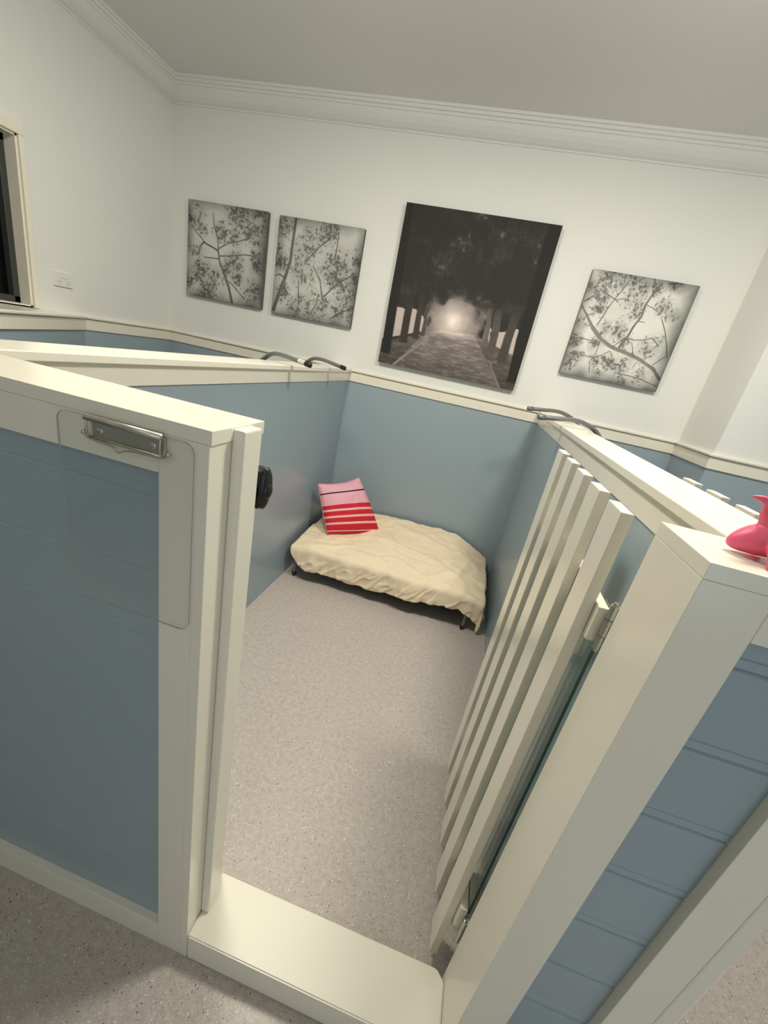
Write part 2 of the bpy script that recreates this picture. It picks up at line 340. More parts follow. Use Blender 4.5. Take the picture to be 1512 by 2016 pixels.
# ------------------------------------------------------------------ clear clipboard on the left partition
cl = thing('clipboard', 'clear acrylic clipboard with metal clip hanging on the left front partition', 'clipboard', (-0.122, 0, 0.90))
def rrect(x0, x1, z0, z1, r, n=8):
    P = []
    for cx, cz, a0 in ((x1 - r, z1 - r, 0), (x0 + r, z1 - r, 90), (x0 + r, z0 + r, 180), (x1 - r, z0 + r, 270)):
        for k in range(n + 1):
            a = math.radians(a0 + 90 * k / n); P.append((cx + r * math.cos(a), cz + r * math.sin(a)))
    return P
b = bmesh.new(); P = rrect(-0.224, -0.0185, 0.896, 1.1795, 0.016)
f_ = [b.verts.new((x, -0.0045, z)) for x, z in P]; k_ = [b.verts.new((x, -0.0018, z)) for x, z in P]
b.faces.new(f_); b.faces.new(k_[::-1]); n = len(P)
for i in range(n): b.faces.new((f_[i], k_[i], k_[(i + 1) % n], f_[(i + 1) % n]))
o = obj('board', b, [ACRYLIC, plain('acrylic_edge', (0.50, 0.50, 0.46), 0.2)], cl)
for p in o.data.polygons:
    if abs(p.normal.y) < 0.5: p.material_index = 1
b = bmesh.new()
CX0, CX1, CZ0, CZ1 = -0.1700, -0.0595, 1.1515, 1.1805
add_box(b, CX0 + 0.004, CX1 - 0.004, -0.0062, -0.0046, CZ0 + 0.002, CZ1, 0.0005)
clipo = obj('clip', b, NICKEL, cl); clipo['label'] = 'nickel clip with wire lever'
def sub(name, bm, m, par, smooth=True):
    o = obj(name, bm, m, par, smooth); o.location = (0, 0, 0); return o
b = bmesh.new(); tube(b, [(CX0 - 0.001, -0.0105, CZ1 - 0.001), (CX1 + 0.001, -0.0105, CZ1 - 0.001)], 0.0042, 16); sub('rolled_spine', b, NICKEL, clipo)
b = bmesh.new()
tube(b, [(CX0 - 0.006, -0.0075, CZ0 + 0.006), (CX0 + 0.0005, -0.0085, CZ0 + 0.001), (CX0 + 0.040, -0.0125, CZ0 - 0.0005), (CX0 + 0.047, -0.0130, CZ0 - 0.005), (CX1 - 0.060, -0.0130, CZ0 - 0.006), (CX1 - 0.045, -0.0125, CZ0 - 0.0005), (CX1 - 0.001, -0.0085, CZ0 + 0.001), (CX1 + 0.006, -0.0075, CZ0 + 0.006)], 0.0013, 10, smooth_n=6)
tube(b, [(CX0 + 0.001, -0.0075, CZ0 + 0.0025), (CX1 - 0.001, -0.0075, CZ0 + 0.0025)], 0.0018, 10)
sub('lever_wire', b, NICKEL, clipo)
for x in (CX0 + 0.001, CX1 - 0.001):
    b = bmesh.new(); loop = [(x, -0.0075 - 0.0045 * math.sin(a), (CZ0 + CZ1) / 2 - 0.014 * math.cos(a)) for a in [2 * math.pi * k / 16 for k in range(17)]]
    tube(b, loop, 0.0012, 8, caps=False); sub('end_loop', b, NICKEL, clipo)
for x in (CX0 - 0.0075, CX1 + 0.0075):
    b = bmesh.new(); bmesh.ops.create_uvsphere(b, u_segments=14, v_segments=10, radius=0.0034, matrix=Matrix.Translation((x, -0.0078, CZ0 + 0.007))); sub('ball_end', b, NICKEL, clipo)
for x in (CX0 + 0.016, CX1 - 0.016):
    b = bmesh.new(); bmesh.ops.create_uvsphere(b, u_segments=16, v_segments=10, radius=0.0048)
    for v in b.verts: v.co = Vector((x + v.co.x, -0.0062 + v.co.y * 0.35, CZ0 + 0.0125 + v.co.z))
    sub('rivet', b, NICKEL, clipo)

# ------------------------------------------------------------------ dog bed with cloth and cushion
def ring_path(x0, x1, y0, y1, z, r=0.05, n=6):
    P = []
    for cx, cy, a0 in ((x1 - r, y1 - r, 0), (x0 + r, y1 - r, 90), (x0 + r, y0 + r, 180), (x1 - r, y0 + r, 270)):
        for k in range(n + 1):
            a = math.radians(a0 + 90 * k / n); P.append(Vector((cx + r * math.cos(a), cy + r * math.sin(a), z)))
    return P + [P[0], P[1]]
bx0, bx1, by0, by1, bz = -0.495, 0.550, 1.610, 2.170, 0.186
bed = thing('dog_bed', 'low raised dog bed on grey tube legs at the back of the open pen', 'dog bed', (0.03, 1.9, 0), 'tube-legged dog beds')
b = bmesh.new(); tube(b, ring_path(bx0, bx1, by0, by1, bz), 0.011, 12, caps=False); obj('frame', b, TUBE, bed, True)
b = bmesh.new(); add_box(b, bx0 + 0.012, bx1 - 0.012, by0 + 0.012, by1 - 0.012, bz - 0.004, bz + 0.006, 0.002); obj('sling', b, CANVAS_DARK, bed)
for x, y, sx in ((bx0, 1.600, -1), (bx1 - 0.030, 1.585, 1), (bx0, 2.15, -1), (bx1 - 0.03, 2.15, 1)):
    fx = -0.500 if sx < 0 else 0.535
    b = bmesh.new(); tube(b, [(x - sx * 0.10, y, bz - 0.012), (x - sx * 0.04, y, bz - 0.014), (fx - sx * 0.012, y, bz - 0.035), (fx, y, 0.10), (fx, y, 0.010)], 0.0095, 12, smooth_n=6)
    l_ = obj('leg', b, TUBE, bed, True)
    b = bmesh.new(); bmesh.ops.create_cone(b, cap_ends=True, segments=16, radius1=0.0125, radius2=0.012, depth=0.026, matrix=Matrix.Translation((fx, y, 0.0132))); sub('rubber_foot', b, RUBBER, l_)

def fbm(x, y, s, seed=0.0):
    return noise.fractal(Vector((x * s + seed, y * s - seed, seed * 0.7)), 1.0, 2.0, 4)
def crease(x, y, s, seed=0.0):
    q = noise.noise(Vector((x * s + seed, y * s + seed * 2.0, seed))) + 0.35 * noise.noise(Vector((x * s * 2.3 + seed, y * s * 2.3, seed)))
    return max(0.0, 1 - abs(q) * 3.2) ** 1.6
def ridge(x, y, ax, ay, bx_, by_, wd):
    dx, dy = bx_ - ax, by_ - ay; L2 = dx * dx + dy * dy; t = max(0, min(1, ((x - ax) * dx + (y - ay) * dy) / L2))
    d2 = (x - ax - t * dx) ** 2 + (y - ay - t * dy) ** 2
    return math.exp(-d2 / (wd * wd)) * math.sin(math.pi * (0.15 + 0.7 * t))
HEMX = [-0.56, -0.52, -0.47, -0.42, -0.36, -0.25, -0.08, 0.10, 0.25, 0.36, 0.42, 0.48, 0.55, 0.62, 0.70]
HEMZ = [0.205, 0.190, 0.110, 0.064, 0.078, 0.076, 0.074, 0.092, 0.108, 0.118, 0.100, 0.066, 0.045, 0.060, 0.08]
def cloth_point(u, v):
    """u along the bed, v from the front hem (0) to the back edge (1)"""
    X0, X1, Y0, Y1 = -0.520, 0.600, 1.585, 2.205
    hx = X0 + (X1 - X0) * u
    drop_r = 0.165; drop_l = 0.012
    # flat coordinates
    fx = X0 - drop_l + (X1 + drop_r - X0 + drop_l) * u
    hz = float(np.interp(hx, HEMX, HEMZ))
    front_len = 0.232 - hz
    fy = Y0 - front_len + (Y1 - Y0 + front_len) * v
    ex = max(0, fx - X1); el = max(0, X0 - fx); ey = max(0, Y0 - fy)
    x = min(max(fx, X0), X1); y = max(fy, Y0)
    # puffy top
    tx = (x - X0) / (X1 - X0); ty = (y - Y0) / (Y1 - Y0)
    z = 0.222 + 0.055 * math.exp(-((x - 0.22) / 0.30) ** 2) * ty + 0.028 * ty + 0.016 * fbm(x, y, 3.2, 2.0)
    z += 0.020 * math.exp(-((x + 0.05) / 0.12) ** 2 - ((y - 2.18) / 0.1) ** 2)
    z += 0.017 * ridge(x, y, -0.10, 1.88, 0.28, 1.80, 0.018) - 0.012 * ridge(x, y, -0.10, 1.85, 0.26, 1.775, 0.02)
    z += 0.015 * ridge(x, y, -0.40, 1.60, -0.20, 1.72, 0.02) + 0.014 * ridge(x, y, -0.22, 1.66, 0.02, 1.64, 0.025)
    z += 0.014 * ridge(x, y, 0.26, 1.60, 0.42, 1.76, 0.02) + 0.012 * ridge(x, y, 0.40, 1.60, 0.50, 1.95, 0.022) + 0.014 * ridge(x, y, 0.05, 2.10, 0.35, 1.95, 0.025)
    z += 0.012 * ridge(x, y, -0.12, 2.15, 0.2, 2.0, 0.02)
    z += 0.004 * fbm(x, y, 14, 5.0) + 0.007 * crease(x * 0.8 + 0.5 * y, y - 0.3 * x, 4.2, 1.0) + 0.003 * crease(x - 0.6 * y, y * 0.8, 8.5, 6.0) * (0.4 + ty)
    z -= 0.045 * max(0, (tx - 0.80) / 0.20) ** 1.6 * (0.5 + ty)
    z -= 0.020 * max(0, (0.10 - tx) / 0.10) ** 1.5
    # round over the edges
    rr = 0.030
    fall = math.hypot(ex + el, ey)
    if fall > 0:
        a = min(fall / rr, math.pi / 2); out = rr * math.sin(a) * 0.8; dz = rr * (1 - math.cos(a)) + max(0, fall - rr * math.pi / 2)
        ux, uy = ((ex if ex > 0 else -el) / fall, -ey / fall)
        swing = 0.006 * math.sin((x if ey >= ex else y) * 31 + 1.3) + 0.026 * fbm(x * 1.0, (y - ex) * 1.0, 6, 9.0) + 0.010 * crease(x * 1.3 + ey, (y - ex) * 1.2 + ey * 0.8, 9, 4.0)
        amt = min(1, fall / 0.10)
        out += amt * swing * 0.8
        x += ux * out * 0.8; y += uy * out; z -= dz
        x += amt * 0.010 * fbm(fx, fy, 9, 3.0)
    # never through the walls or floor
    x = min(x, 0.6520); y = min(y, D - 0.012); z = max(z, 0.018)
    x = max(x, -0.5530)
    return Vector((x, y, z))
b = bmesh.new(); NU, NV = 240, 160
G = [[b.verts.new(cloth_point(i / NU, j / NV)) for j in range(NV + 1)] for i in range(NU + 1)]
for i in range(NU):
    for j in range(NV): b.faces.new((G[i][j], G[i + 1][j], G[i + 1][j + 1], G[i][j + 1]))
cloth = obj('bed_sheet', b, CLOTH, None, True, keep=True)
md = cloth.modifiers.new('thickness', 'SOLIDIFY'); md.thickness = 0.003; md.offset = 1
tag(cloth, 'crumpled cream cloth draped over the low raised dog bed', 'bed sheet')

def cushion_mat():
    m, n, l, p = mat('pink_and_red_striped_cotton')
    at = n.new('ShaderNodeAttribute'); at.attribute_name = 'stripe_v'
    cr = n.new('ShaderNodeValToRGB'); cr.color_ramp.interpolation = 'CONSTANT'
    pink = (0.80, 0.42, 0.50, 1); red = (0.62, 0.028, 0.045, 1); pale = (0.86, 0.50, 0.50, 1); dark = (0.06, 0.02, 0.04, 1)
    st = [(0.0, pink), (0.205, dark), (0.231, pink), (0.455, red), (0.535, pale), (0.572, red), (0.660, pale), (0.697, red), (0.783, pale), (0.822, red), (0.930, pale), (0.952, red)]
    e = cr.color_ramp.elements; e[0].position, e[0].color = st[0]; e[1].position, e[1].color = st[1]
    for q, c in st[2:]:
        k = e.new(q); k.color = c
    l.new(at.outputs['Fac'], cr.inputs[0]); l.new(cr.outputs[0], p.inputs['Base Color']); p.inputs['Roughness'].default_value = 0.9; p.inputs['Specular IOR Level'].default_value = 0.15
    tc = n.new('ShaderNodeTexCoord'); nz = n.new('ShaderNodeTexNoise'); nz.inputs['Scale'].default_value = 400; l.new(tc.outputs['Object'], nz.inputs['Vector'])
    bp = n.new('ShaderNodeBump'); bp.inputs['Strength'].default_value = 0.25; bp.inputs['Distance'].default_value = 0.002; l.new(nz.outputs[0], bp.inputs['Height']); l.new(bp.outputs[0], p.inputs['Normal'])
    return m
def cushion(TL, TR, BR, BL, thick):
    TL, TR, BR, BL = map(Vector, (TL, TR, BR, BL)); N = 44; bm = bmesh.new(); lay = bm.verts.layers.float.new('stripe_v')
    nrm = ((TR - TL).cross(BL - TL)).normalized()
    def P(u, v, side):
        # pinch the edges between the ears
        uu = u - 0.010 * math.sin(math.pi * v) * (1 if u < 0.5 else -1) * abs(2 * u - 1) ** 3
        vv = v + 0.055 * math.sin(math.pi * u) * (1 if v < 0.5 else 0.15) * abs(2 * v - 1) ** 3
        p = TL * (1 - uu) * (1 - vv) + TR * uu * (1 - vv) + BR * uu * vv + BL * (1 - uu) * vv
        h = (max(0, 1 - abs(2 * u - 1) ** 2.6) * max(0, 1 - abs(2 * v - 1) ** 2.6)) ** 0.55
        wr = 0.006 * fbm(u, v, 4.0, side * 3.0) * h + 0.005 * fbm(u, v, 11, side * 5.0) * h
        return p - nrm * side * (thick / 2 * h + wr)
    g = {}
    for s in (1, -1):
        for i in range(N + 1):
            for j in range(N + 1):
                edge = i in (0, N) or j in (0, N)
                if s == -1 and edge: g[s, i, j] = g[1, i, j]; continue
                vt = bm.verts.new(P(i / N, j / N, s)); vt[lay] = j / N; g[s, i, j] = vt
        for i in range(N):
            for j in range(N):
                f = (g[s, i, j], g[s, i + 1, j], g[s, i + 1, j + 1], g[s, i, j + 1]); bm.faces.new(f if s == 1 else f[::-1])
    return bm
TLc, TRc, BRc, BLc = (-0.522, 1.852, 0.515), (-0.333, 2.085, 0.550), (-0.105, 2.008, 0.240), (-0.385, 1.768, 0.242)
cu = cushion(TLc, TRc, BRc, BLc, 0.145)
cobj = obj('cushion', cu, cushion_mat(), None, True)
tag(cobj, 'square pink cushion with red stripes leaning in the left corner on the cream cloth', 'cushion')
# seam piping
b = bmesh.new(); me = cobj.data; N = 44
cs = []
idx = {}
for side, rng in (('t', [(i, 0) for i in range(N + 1)]), ('r', [(N, j) for j in range(1, N + 1)]), ('b', [(i, N) for i in range(N - 1, -1, -1)]), ('l', [(0, j) for j in range(N - 1, -1, -1)])):
    cs += rng
pts = [me.vertices[i * (N + 1) + j].co.copy() for i, j in cs]
tube(b, pts, 0.0018, 6, caps=False); o = obj('seam', b, plain('pink_seam', (0.74, 0.34, 0.40), 0.9), cobj, True); o.location = (0, 0, 0)

# ------------------------------------------------------------------ upright spare beds in the neighbouring pens (legs hook over the dividers)
def spare_bed(label, sx, xc, legs, capm, sticker):
    """sx: direction from the spare bed to the open pen; xc: plane of the bed frame"""
    ys = [l_[0][1] for l_ in legs]; y0, y1 = min(ys) - 0.07, max(ys) + 0.07
    t = thing('dog_bed', label, 'dog bed', (xc, (y0 + y1) / 2, 0.0), 'tube-legged dog beds')
    P = ring_path(0.012, 1.150, y0, y1, 0, 0.05)
    b = bmesh.new(); tube(b, [Vector((xc, p.y, p.x)) for p in P], 0.011, 12, caps=False); obj('frame', b, TUBE, t, True)
    b = bmesh.new(); add_box(b, xc - 0.005, xc + 0.005, y0 + 0.012, y1 - 0.012, 0.025, 1.138, 0.002); obj('sling', b, CANVAS_DARK, t)
    for k, pts_ in enumerate(legs):
        b = bmesh.new(); tube(b, pts_, 0.0095, 14, smooth_n=8); l_ = obj('leg', b, TUBE, t, True)
        p1, p0 = Vector(pts_[-1]), Vector(pts_[-2]); d = (p1 - p0).normalized()
        b = bmesh.new(); tube(b, [p1 - d * 0.014, p1 + d * 0.012, p1 + d * 0.014], [0.0112, 0.0112, 0.0098], 16); o = sub('end_cap', b, capm, l_)
        if sticker and k == 0:
            b = bmesh.new(); tube(b, [p1 - d * 0.052, p1 - d * 0.018], 0.0099, 16, caps=False); q = sub('sticker', b, STICKER, l_)
            b = bmesh.new()
            sd = d.cross(Vector((0, 0, 1))).normalized(); upv = sd.cross(d).normalized(); fr_ = (Vector((0, -1, 0)) * 0.9 + upv * 0.5).normalized()
            for m_ in range(6):
                c_ = p1 - d * (0.045 - 0.0045 * m_) + fr_ * 0.0100
                bmesh.ops.create_cube(b, size=1, matrix=Matrix.Translation(c_) @ Matrix.Diagonal((0.0026, 0.0008, 0.005 if m_ % 2 else 0.0038, 1)))
            o = obj('printing', b, INK, q)
            o.parent = l_; o.location = (0, 0, 0)
    for y in (y0 + 0.05, y1 - 0.05):
        b = bmesh.new(); tube(b, [(xc, y, 0.10), (xc + sx * 0.05, y, 0.095), (xc + sx * 0.085, y, 0.085)], 0.0095, 12, smooth_n=4); obj('leg', b, TUBE, t, True)
spare_bed('grey tube dog bed stood behind the left divider, legs hooked over its cap', 1, -0.775,
    [[(-0.775, 1.400, 1.120), (-0.740, 1.395, 1.165), (-0.695, 1.385, 1.208), (-0.650, 1.370, 1.232), (-0.590, 1.350, 1.236), (-0.520, 1.335, 1.229), (-0.455, 1.322, 1.222)],
     [(-0.775, 1.880, 1.120), (-0.740, 1.875, 1.165), (-0.695, 1.862, 1.206), (-0.650, 1.845, 1.230), (-0.590, 1.822, 1.234), (-0.520, 1.800, 1.227), (-0.452, 1.780, 1.219)]], RUBBER, True)
spare_bed('grey tube dog bed stood behind the right divider, legs hooked over its cap', -1, 0.878,
    [[(0.878, 1.500, 1.120), (0.842, 1.495, 1.168), (0.797, 1.483, 1.207), (0.735, 1.455, 1.228), (0.685, 1.425, 1.232), (0.625, 1.395, 1.226), (0.556, 1.370, 1.219)],
     [(0.878, 1.960, 1.120), (0.842, 1.955, 1.168), (0.797, 1.945, 1.207), (0.735, 1.925, 1.228), (0.685, 1.905, 1.232), (0.625, 1.880, 1.226), (0.556, 1.860, 1.219)]], TUBE, False)

# ------------------------------------------------------------------ pink toy on the right cap
def blob(bm, pts, rad, seg=20, n=8): tube(bm, pts, rad, seg, smooth_n=n)
toy = thing('toy_animal', 'small pink rubber animal figure standing on the corner of the right partition cap', 'toy', (0.66, 0.06, 1.20))
b = bmesh.new()
blob(b, [(0.6060, 0.066, 1.2080), (0.6090, 0.066, 1.2095), (0.6160, 0.066, 1.2130), (0.6280, 0.065, 1.2185), (0.6440, 0.064, 1.2230), (0.6680, 0.062, 1.2270), (0.6950, 0.060, 1.2270)], [0.0010, 0.0060, 0.0115, 0.0170, 0.0195, 0.0190, 0.0110])
blob(b, [(0.6480, 0.064, 1.230), (0.6395, 0.065, 1.240), (0.6330, 0.065, 1.2500), (0.6285, 0.065, 1.2575), (0.6220, 0.065, 1.2625), (0.6130, 0.065, 1.2645), (0.6050, 0.065, 1.2640)], [0.0150, 0.0135, 0.0110, 0.0080, 0.0052, 0.0030, 0.0008])
for p_ in ((0.634, 0.026), (0.655, 0.092), (0.690, 0.030), (0.695, 0.070)):
    blob(b, [(p_[0] + 0.010, p_[1] + (0.026 if p_[1] < 0.05 else -0.008), 1.222), (p_[0] + 0.002, p_[1] + (0.006 if p_[1] < 0.05 else 0.002), 1.213), (p_[0], p_[1], 1.2045), (p_[0], p_[1], 1.2005)], [0.0110, 0.0080, 0.0066, 0.0072])
body = obj('body', b, PINKT, toy, True)
rm = body.modifiers.new('merge', 'REMESH'); rm.mode = 'VOXEL'; rm.voxel_size = 0.0013; rm.use_smooth_shade = True
sm = body.modifiers.new('soften', 'SMOOTH'); sm.factor = 0.6; sm.iterations = 8
b = bmesh.new(); bmesh.ops.create_uvsphere(b, u_segments=24, v_segments=16, radius=0.017, matrix=Matrix.Translation((0.712, 0.047, 1.240))); obj('head', b, PINKT, toy, True)

# ------------------------------------------------------------------ power point on the left wall
pp = thing('power_point', 'white double power point on the left wall above the dado rail', 'power point', (LX, 1.466, 1.355))
b = bmesh.new(); add_box(b, LX, LX + 0.009, 1.4175, 1.5155, 1.322, 1.390, 0.0025); obj('plate', b, PLAST, pp)
for y in (1.457, 1.480):
    b = bmesh.new(); add_box(b, LX + 0.0088, LX + 0.0125, y - 0.0065, y + 0.0065, 1.362, 1.374, 0.001); obj('switch', b, PLAST, pp)
SLOT = plain('socket_slot', (0.05, 0.05, 0.05), 0.5)
for yc in (1.444, 1.489):
    for dy, dz in ((-0.006, 0.004), (0.006, 0.004), (0, -0.007)):
        b = bmesh.new(); add_box(b, LX + 0.0086, LX + 0.0094, yc + dy - 0.001, yc + dy + 0.001, 1.342 + dz - 0.003, 1.342 + dz + 0.003, 0); obj('socket_slot', b, SLOT, pp)

# ------------------------------------------------------------------ printed canvases
def vnoise(U, V, s, seed, oct_=5, ani=1.0):
    rng = np.random.RandomState(seed); out = np.zeros_like(U); amp = 1.0; tot = 0
    for o_ in range(oct_):
        f = s * 2 ** o_; g = rng.rand(int(f * 2) + 4, int(f * ani) + 4)
        x = V * f; y = U * f * ani; xi = x.astype(int); yi = y.astype(int); fx = x - xi; fy = y - yi
        fx = fx * fx * (3 - 2 * fx); fy = fy * fy * (3 - 2 * fy)
        a = g[xi, yi] * (1 - fx) * (1 - fy) + g[xi + 1, yi] * fx * (1 - fy) + g[xi, yi + 1] * (1 - fx) * fy + g[xi + 1, yi + 1] * fx * fy
        out += a * amp; tot += amp; amp *= 0.55
    return out / tot
def stroke_mask(U, V, w0, w1, pts, soft=0.004):
    m = np.zeros_like(U); n = len(pts)
    for i in range(n - 1):
        (ax, ay), (bx_, by_) = pts[i], pts[i + 1]; dx, dy = bx_ - ax, by_ - ay; L2 = dx * dx + dy * dy + 1e-9
        t = np.clip(((U - ax) * dx + (V - ay) * dy) / L2, 0, 1); d = np.hypot(U - ax - t * dx, V - ay - t * dy)
        wd = w0 + (w1 - w0) * (i + t) / (n - 1)
        m = np.maximum(m, np.clip(1 - (d - wd) / soft, 0, 1))
    return m
def leaf_field(U, V, cells, seed, r=0.42, dens=0.7):
    rng = np.random.RandomState(seed); n = cells + 2; jx = rng.rand(n, n); jy = rng.rand(n, n); ang = rng.rand(n, n) * math.pi; on = rng.rand(n, n) < dens; tone = rng.rand(n, n)
    out = np.zeros_like(U); x = U * cells; y = V * cells; xi = x.astype(int); yi = y.astype(int)
    for di in (-1, 0, 1):
        for dj in (-1, 0, 1):
            a = np.clip(xi + di, 0, n - 1); c = np.clip(yi + dj, 0, n - 1)
            dx = x - (a + jx[a, c]); dy = y - (c + jy[a, c]); th = ang[a, c]
            p = dx * np.cos(th) + dy * np.sin(th); q = -dx * np.sin(th) + dy * np.cos(th)
            d = np.sqrt((p / (r * 1.35)) ** 2 + (q / (r * 0.62)) ** 2)
            out = np.maximum(out, np.clip((1 - d) * 4, 0, 1) * on[a, c] * (0.45 + 0.55 * tone[a, c]))
    return out
S1 = [(0.0152, 0.0068, [(0.618, 0.99), (0.563, 0.828), (0.492, 0.693), (0.432, 0.586), (0.408, 0.475)]), (0.0076, 0.0051, [(0.408, 0.475), (0.326, 0.444), (0.209, 0.41), (0.166, 0.466), (0.16, 0.538)]), (0.0051, 0.0025, [(0.408, 0.468), (0.392, 0.337), (0.342, 0.232), (0.318, 0.099)]), (0.0042, 0.0025, [(0.428, 0.522), (0.595, 0.499), (0.748, 0.463), (0.868, 0.46), (0.932, 0.416)]), (0.0042, 0.0025, [(0.412, 0.553), (0.314, 0.56), (0.224, 0.561)]), (0.0042, 0.0025, [(0.415, 0.446), (0.534, 0.374), (0.67, 0.335), (0.803, 0.283)]), (0.0042, 0.0025, [(0.559, 0.77), (0.633, 0.817), (0.709, 0.878), (0.783, 0.925)]), (0.0042, 0.0025, [(0.408, 0.475), (0.236, 0.414), (0.124, 0.33), (0.05, 0.255)]), (0.0034, 0.0025, [(0.492, 0.693), (0.548, 0.598), (0.616, 0.559)])]
B1 = [(0.175, 0.254, 0.068), (0.423, 0.277, 0.084), (0.616, 0.294, 0.101), (0.8, 0.242, 0.101), (0.872, 0.301, 0.068), (0.867, 0.453, 0.076), (0.617, 0.574, 0.101), (0.533, 0.643, 0.068), (0.176, 0.711, 0.118), (0.38, 0.783, 0.101), (0.095, 0.519, 0.084), (0.048, 0.2, 0.068), (0.846, 0.827, 0.118), (0.295, 0.915, 0.118), (0.654, 0.112, 0.152), (0.888, 0.097, 0.135), (0.892, 0.548, 0.068), (0.68, 0.722, 0.068), (0.134, 0.121, 0.084), (0.052, 0.848, 0.068)]
S2 = [(0.0203, 0.0125, [(0.028, 0.966), (0.071, 0.806), (0.133, 0.612), (0.179, 0.44), (0.188, 0.251), (0.198, 0.016)]), (0.0055, 0.0031, [(0.133, 0.612), (0.061, 0.582), (0.012, 0.603)]), (0.0055, 0.0039, [(0.638, 0.725), (0.749, 0.595), (0.864, 0.508), (0.964, 0.438)]), (0.0047, 0.0031, [(0.628, 0.768), (0.564, 0.57), (0.461, 0.437)]), (0.0047, 0.0031, [(0.333, 0.833), (0.306, 0.612)]), (0.0063, 0.0039, [(0.771, 0.929), (0.875, 0.853), (0.995, 0.79)]), (0.0039, 0.0023, [(0.708, 0.345), (0.715, 0.2), (0.717, 0.071)]), (0.0039, 0.0031, [(0.499, 0.919), (0.552, 0.824), (0.568, 0.708)]), (0.0047, 0.0031, [(0.612, 0.15), (0.527, 0.227), (0.416, 0.35), (0.359, 0.412)])]
B2 = [(0.328, 0.553, 0.117), (0.568, 0.079, 0.125), (0.374, 0.289, 0.125), (0.759, 0.457, 0.172), (0.958, 0.32, 0.078), (0.084, 0.082, 0.094), (0.08, 0.455, 0.094), (0.342, 0.415, 0.094), (0.712, 0.371, 0.094), (0.137, 0.781, 0.094), (0.292, 0.912, 0.094), (0.42, 0.847, 0.125), (0.886, 0.724, 0.141), (0.565, 0.908, 0.094), (0.974, 0.49, 0.063), (0.356, 0.161, 0.094), (0.86, 0.577, 0.125), (0.824, 0.848, 0.094), (0.032, 0.34, 0.063), (0.646, 0.779, 0.078), (0.992, 0.861, 0.078)]
S4 = [(0.0132, 0.0172, [(0.981, 0.873), (0.882, 0.786), (0.742, 0.73), (0.599, 0.695), (0.472, 0.674), (0.374, 0.645), (0.281, 0.6), (0.173, 0.516)]), (0.0122, 0.0041, [(0.173, 0.516), (0.083, 0.419), (0.006, 0.341)]), (0.0091, 0.0051, [(0.496, 0.653), (0.533, 0.551), (0.555, 0.442), (0.59, 0.343), (0.589, 0.232), (0.614, 0.138), (0.663, 0.031)]), (0.0035, 0.0025, [(0.207, 0.489), (0.245, 0.358), (0.285, 0.238), (0.332, 0.139), (0.363, 0.055)]), (0.0035, 0.0025, [(0.016, 0.293), (0.098, 0.222), (0.134, 0.175), (0.231, 0.208), (0.332, 0.25)]), (0.003, 0.0025, [(0.971, 0.662), (0.919, 0.547), (0.861, 0.444), (0.787, 0.336)]), (0.0025, 0.002, [(0.535, 0.555), (0.622, 0.559), (0.701, 0.543), (0.764, 0.515), (0.849, 0.571)]), (0.0025, 0.002, [(0.039, 0.788), (0.163, 0.79), (0.275, 0.794), (0.35, 0.757), (0.417, 0.701)]), (0.0025, 0.002, [(0.547, 0.901), (0.666, 0.897), (0.812, 0.909), (0.99, 0.947)]), (0.002, 0.002, [(0.598, 0.231), (0.67, 0.253), (0.758, 0.291)]), (0.0025, 0.002, [(0.432, 0.655), (0.484, 0.592), (0.536, 0.56)]), (0.0025, 0.002, [(0.657, 0.705), (0.596, 0.59)]), (0.002, 0.0015, [(0.285, 0.238), (0.381, 0.211), (0.414, 0.215)]), (0.0025, 0.002, [(0.083, 0.419), (0.147, 0.386)]), (0.0025, 0.0015, [(0.869, 0.752), (0.92, 0.693), (0.957, 0.654)]), (0.002, 0.0015, [(0.296, 0.943), (0.263, 0.851), (0.294, 0.726), (0.289, 0.652)]), (0.0025, 0.002, [(-0.001, 0.645), (0.105, 0.63), (0.196, 0.638), (0.292, 0.63)]), (0.002, 0.0015, [(0.576, 0.387), (0.638, 0.385)]), (0.002, 0.0015, [(0.43, 0.709), (0.463, 0.766)])]
B4 = [(0.166, 0.09, 0.081), (0.145, 0.234, 0.071), (0.398, 0.039, 0.061), (0.272, 0.091, 0.071), (0.514, 0.097, 0.071), (0.63, 0.076, 0.061), (0.761, 0.221, 0.061), (0.845, 0.275, 0.061), (0.43, 0.508, 0.091), (0.323, 0.508, 0.071), (0.44, 0.2, 0.081), (0.526, 0.315, 0.061), (0.779, 0.606, 0.081), (0.836, 0.563, 0.051), (0.033, 0.491, 0.071), (0.048, 0.657, 0.071), (0.252, 0.67, 0.061), (0.116, 0.816, 0.061), (0.328, 0.848, 0.061), (0.458, 0.811, 0.081), (0.591, 0.815, 0.081), (0.648, 0.739, 0.061), (0.396, 0.911, 0.061), (0.082, 0.878, 0.061), (0.789, 0.849, 0.061), (0.614, 0.963, 0.061), (0.174, 0.34, 0.071), (0.796, 0.007, 0.061), (0.531, 0.603, 0.061), (0.083, 0.154, 0.061)]
